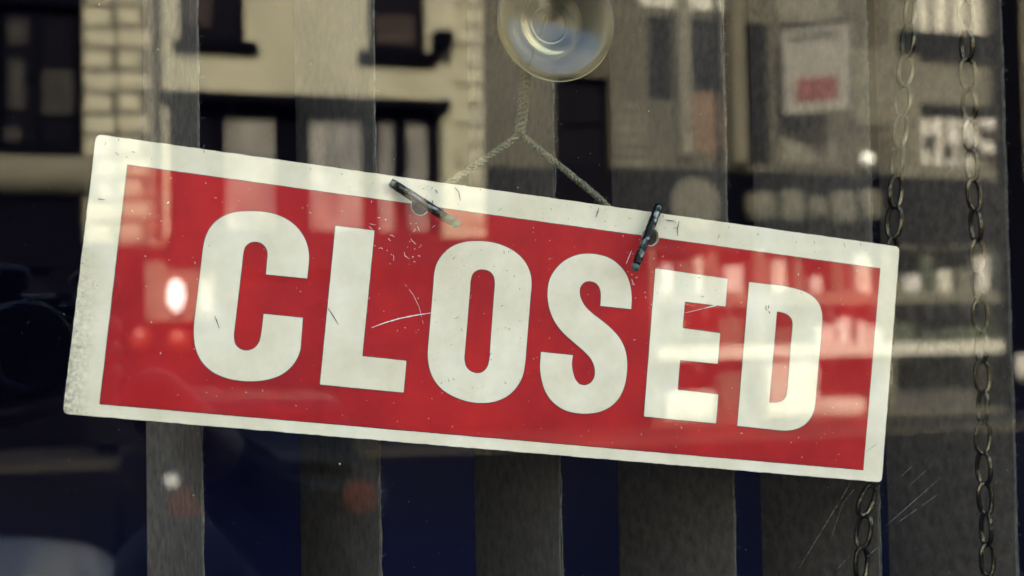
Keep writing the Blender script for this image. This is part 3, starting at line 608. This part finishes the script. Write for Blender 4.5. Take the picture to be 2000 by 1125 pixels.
for ch, loops in LET.items():
    if ch in 'LE': sm = [wobble(rounded(loops[0], 0.5, 3), .04, ord(ch), 3)]
    else: sm = [smooth_loop(l) for l in loops]
    o = link('letter', sheet('letter', [mm(l) for l in sm], -0.00062, -0.00046), 'white', SG); o['label'] = 'cream letter ' + ch
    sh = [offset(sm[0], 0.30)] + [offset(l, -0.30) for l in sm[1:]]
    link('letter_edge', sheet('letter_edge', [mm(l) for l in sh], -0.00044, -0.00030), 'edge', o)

def strokes(lines, wd, y, seed, brk=0.0):
    """thin ribbons (mm) for scratches and scuffs, tapering to their ends"""
    mb = MB(); rs = random.Random(seed)
    for L in lines:
        P = [Vector(p) for p in L]; Q = []
        for i in range(len(P)-1):
            n = max(2, int((P[i+1]-P[i]).length/1.2))
            Q += [P[i]+(P[i+1]-P[i])*k/n for k in range(n)]
        Q.append(P[-1]); N = len(Q)
        for i in range(N-1):
            if rs.random() < brk: continue
            d = (Q[i+1]-Q[i]); nn = Vector((-d.y, d.x)).normalized()
            f = lambda j: wd*(0.35+0.65*math.sin(math.pi*(j+.3)/(N-.4)))*rs.uniform(.7, 1.2)/2
            a, b_ = f(i), f(i+1); b = len(mb.v)
            for p in (Q[i]-nn*a, Q[i]+nn*a, Q[i+1]+nn*b_, Q[i+1]-nn*b_):
                mb.v.append((p.x/1000, y, p.y/1000))
            for p in (Q[i]-nn*a, Q[i]+nn*a, Q[i+1]+nn*b_, Q[i+1]-nn*b_):
                mb.v.append((p.x/1000, y+0.00005, p.y/1000))
            mb.f += [(b, b+1, b+2, b+3), (b+7, b+6, b+5, b+4), (b, b+4, b+5, b+1), (b+2, b+6, b+7, b+3), (b+1, b+5, b+6, b+2), (b+3, b+7, b+4, b)]
    return mb
def flecks(n, seed, box, test, s0, s1):
    rs = random.Random(seed); L = []
    while len(L) < n:
        x, z = rs.uniform(box[0], box[1]), rs.uniform(box[2], box[3])
        if not test(x, z) or any((x-h[0])**2+(z-h[1])**2 < (h[2]+2.5)**2 for h in HOLES): continue
        a = rs.uniform(0, math.pi); l = rs.uniform(s0, s1)*(rs.random()**2+.25)
        b = a + rs.uniform(-1, 1)
        L.append([(x, z), (x+l*math.cos(a), z+l*math.sin(a)), (x+l*math.cos(a)+l*.6*math.cos(b), z+l*math.sin(a)+l*.6*math.sin(b))])
    return L
inred = lambda x, z: -166 < x < 168 and -48 < z < 43
SCR = [[(-65.3,-8.98),(-59.8,-6.3),(-54.0,-3.99),(-47.69,-2.04),(-40.87,-0.24)]]
strokes(SCR, .5, -.00072, 1).build('scratch', 'scuff', SG)
strokes([[(-53.31,10.23),(-49.44,6.44),(-46.31,1.5),(-43.88,-5.02)]], .16, -.00071, 2, .15).build('scratch', 'scuff', SG)
strokes([[(72.51,11.91),(77.55,13.59),(82.37,15.25)]], .22, -.00071, 3).build('scratch', 'scuff', SG)
strokes([[(82.37,15.25),(87.95,17.23),(92.26,19.53)]], .6, -.00073, 3).build('scratch', 'scuff', SG)
strokes([[(43.43,30.33),(45.27,36.14)]], .35, -.00072, 6).build('scratch', 'scuff', SG)
near = lambda x, z: inred(x, z) and (((x+58)**2+(z-34)**2 < 280) or ((x-50)**2+(z-31)**2 < 200))
tag(strokes(flecks(46, 11, (-80, 70, 15, 43), near, .4, 2.2), .19, -.00036, 12).build('scuffs', 'scuff', SG), kind='stuff')
tag(strokes(flecks(260, 13, (-166, 168, -48, 43), inred, .12, .7), .20, -.00037, 14).build('flecks', 'scuff', SG), kind='stuff')
dk = [[(-83.91,-3.07),(-81.03,-6.49),(-79.06,-9.19)], [(-128.24,-10.99),(-125.94,-15.6)], [(-36.5,52.8),(-34.4,51.0),(-33.3,47.5)], [(-44.5,50.6),(-43.4,49.2)], [(-45.2,46),(-45.1,43.9)], [(28.4,52.5),(27.6,48.6)], [(60,51.5),(64.4,51.6)],
      [(112.17,19.8),(112.3,18.2),(113,17.6)], [(113.4,19.9),(113.7,18.6)], [(113.7,17.2),(114.5,17),(114.2,16.4)], [(129.1,27.4),(129.7,27.2)], [(-133.5,16.2),(-133.2,16.1)], [(-177,28.8),(-174.6,28.9)], [(-172,52.4),(-172,52.9)], [(78,28.3),(79,28.2)], [(66.5,51.8),(66.0,48.5),(66.5,45.2)]]
strokes(dk, .40, -.00076, 21).build('scuff_marks', 'mark', SG)
onw = lambda x, z: (abs(z-48.8) < 4.6) or (-40 < x < 1 and abs(z) < 30) or (57 < x < 90 and 18 < z < 29)
tag(strokes(flecks(120, 23, (-178, 176, -34, 53), onw, .15, 1.3), .22, -.00075, 24).build('specks', 'mark', SG), kind='stuff')
grime = lambda x, z: x < -176 + 8*((z+54)/-60+1)*0 and z < 10 or (z < -49.8 and x < -150)
tag(strokes(flecks(80, 27, (-180.2, -150, -53.6, 10), lambda x, z: (x < -173 and random.Random(int(x*99+z*77)).random() < (-168-x)/12) or (z < -50.5 and x < -168), .1, .5), .2, -.00008, 28).build('grime_specks', 'mark', SG), kind='stuff')

# ================================================================== toggle bars and cord
def s2w(x, z, y=SY):
    c, s = math.cos(TH), math.sin(TH); return Vector((0.19658+(c*x-s*z)/1000, y, 0.0077+CZ+(s*x+c*z)/1000))
def toggle(label, a, b):
    t = empty('toggle_bar', a, label, 'toggle bar', 'metal toggle bars holding the sign'); a = Vector(a); b = Vector(b); d = b-a; rs = random.Random(int(a.x*1e4))
    n = 26; pts = [d*(i/n*.93) for i in range(n+1)]
    MB().tube(pts, [.00195*rs.uniform(.95, 1.04) if 0 < i < n else .0016 for i in range(n+1)], 14).build('rod', 'steel', t, smooth=True)
    MB().tube([d*.925, d*.94, d*.985, d*1.0], [.0015, .0019, .0018, .0012], 14).build('tip', 'tip', t, smooth=True)
toggle('dark metal toggle bar lying across the left hole of the sign', s2w(-64.07, 50.77, .0174), s2w(-35.6, 35.8, .0095))
toggle('dark metal toggle bar lying across the right hole, upright', s2w(55.54, 57.25, .0174), s2w(43.2, 27.0, .0095))
CO = empty('twine', (0.1971, 0.02, CZ+0.088), 'olive twisted cord that forks from the suction cup to the sign', 'cord'); corg = Vector(CO.location)
def twist(name, path, R, r, turns_per_m, strands, seed, m='cord', jit=0.0, fuzz=0):
    P = [Vector(p) for p in path]; S = [0]
    for i in range(1, len(P)): S.append(S[-1]+(P[i]-P[i-1]).length)
    def at(s):
        for i in range(len(P)-1):
            if s <= S[i+1] or i == len(P)-2:
                u = (s-S[i])/(S[i+1]-S[i]); p0, p1, p2, p3 = P[max(i-1, 0)], P[i], P[i+1], P[min(i+2, len(P)-1)]
                return 0.5*((2*p1)+(p2-p0)*u+(2*p0-5*p1+4*p2-p3)*u*u+(3*p1-p0-3*p2+p3)*u**3)
    n = int(S[-1]/.00045); mb = MB(); rs = random.Random(seed)
    for q in range(strands):
        pts = []
        for i in range(n+1):
            s = S[-1]*i/n; p = at(s); t = (at(min(s+.0005, S[-1]))-at(max(s-.0005, 0))).normalized()
            e1 = t.cross(Vector((0, 1, 0))).normalized(); e2 = t.cross(e1); a = 2*math.pi*(turns_per_m*s + q/strands)
            pts.append(p + (e1*math.cos(a)+e2*math.sin(a))*R*(1+rs.uniform(-jit, jit)) - corg)
        mb.tube(pts, [r*rs.uniform(.9, 1.1) for _ in pts], 7)
    o = mb.build(name, m, CO, smooth=True)
    if fuzz:
        fz = MB()
        for _ in range(fuzz):
            s = rs.uniform(0, S[-1]); p = at(s)-corg; d = Vector((rs.uniform(-1, 1), rs.uniform(-1, .4), rs.uniform(-1, 1))).normalized()
            L = rs.uniform(.0006, .0016); q0 = p+d*(R+r*.8); fz.tube([q0, q0+d*L*.6+Vector((0, 0, L*.3)), q0+d*L+Vector((rs.uniform(-1, 1), 0, rs.uniform(-1, 1)))*L*.5], .00006, 3)
        tag(fz.build('fuzz', m, o), kind='stuff')
    return o
W3 = lambda x, y, z: (x, y, z+CZ)
hL = s2w(-49.2, 45.4, .026); hR = s2w(52.6, 45.6, .026)
twist('main_cord', [W3(.1966, .014, .1175), W3(.1975, .0155, .111), W3(.1972, .018, .103), W3(.1979, .021, .097), W3(.1973, .024, .089)], .0013, .00125, 150, 3, 1, jit=.18, fuzz=160)
twist('left_leg', [W3(.1976, .024, .0895), W3(.1935, .0255, .0850), W3(.1687, .0262, .0685), hL+Vector((.006, .0015, .004)), hL, s2w(-49.4, 45.2, .0205), s2w(-49.8, 44.2, .0155)], .0009, .00074, 165, 3, 2, fuzz=120)
twist('right_leg', [W3(.1968, .024, .0915), W3(.2000, .0245, .0865), W3(.2190, .0262, .0730), W3(.2346, .0264, .0610), hR+Vector((-.008, .0015, .004)), hR, s2w(52.3, 45.4, .0205), s2w(51.4, 45.0, .0155)], .0009, .00074, 165, 3, 3, fuzz=120)
twist('knot', [W3(.1915, .013, .1168), W3(.1940, .0125, .1152), W3(.1985, .0125, .1140), W3(.2000, .0145, .1135), W3(.1975, .0165, .1150), W3(.1945, .0150, .1160)], .0006, .0008, 220, 2, 4, jit=.2, fuzz=60)
twist('thread', [W3(.2048, .0115, .1360), W3(.2034, .0115, .1318), W3(.2005, .0120, .1230), W3(.1979, .0125, .1150)], .0004, .00055, 300, 2, 5, 'thread')

# ================================================================== suction cup
SU = empty('suction_cup', (0.2064, 0.0, 0.1326+CZ), 'clear plastic suction cup pressed to the glass above the sign', 'suction cup')
prof = [(.0001, .0045), (.006, .0040), (.014, .0024), (.021, .0009), (.0250, .0003), (.0258, .0006), (.0258, .0016), (.0245, .0022), (.0205, .0030), (.0160, .0046), (.0132, .0066), (.0120, .0082), (.0095, .0092), (.0078, .0104), (.0074, .0125), (.0082, .0140), (.0112, .0152), (.0122, .0172), (.0118, .0195), (.0095, .0212), (.0050, .0218), (.0001, .0219)]
MB().lathe(prof, 'Y', 72, (0, 0, 0), False).build('cup', 'cup', SU, smooth=True)
# ================================================================== dust and scratches on the glass
rs = random.Random(77); ds = MB()
for _ in range(520):
    x = rs.uniform(-.06, .56)-0.3; z = rs.uniform(-.17, .22)+CZ-.81; s = .00009+.00022*rs.random()**4; b = len(ds.v); e = rs.uniform(.6, 1.6)
    ds.v += [(x-s, -.0062, z), (x, -.0062, z-s*e), (x+s, -.0062, z), (x, -.0062, z+s*e), (x, -.0062-s, z)]
    ds.f += [(b, b+1, b+4), (b+1, b+2, b+4), (b+2, b+3, b+4), (b+3, b, b+4), (b, b+3, b+2, b+1)]
tag(ds.build('dust', 'dust', wp), kind='stuff')
GS = [(0.3092,-0.0986,0.3357,-0.0634),(0.3249,-0.0874,0.3312,-0.0724),(0.3312,-0.0724,0.3372,-0.0665),(0.3509,-0.0843,0.3812,-0.0635),(0.3522,-0.0855,0.3788,-0.0713),(0.3541,-0.0674,0.3690,-0.0560),(0.3650,-0.0663,0.3758,-0.0585),(0.3276,-0.1003,0.3340,-0.0952),(0.3405,-0.0976,0.3492,-0.0913),(0.3420,-0.0513,0.3511,-0.0465)]
for i, g in enumerate(GS):
    o = strokes([[((g[0]-.3)*1000, (g[1]+CZ-.81)*1000), ((g[2]-.3)*1000, (g[3]+CZ-.81)*1000)]], .09 if i in (1, 2, 6) else .15, -.00635, 40+i, .32).build('scratch', 'gscratch', wp)
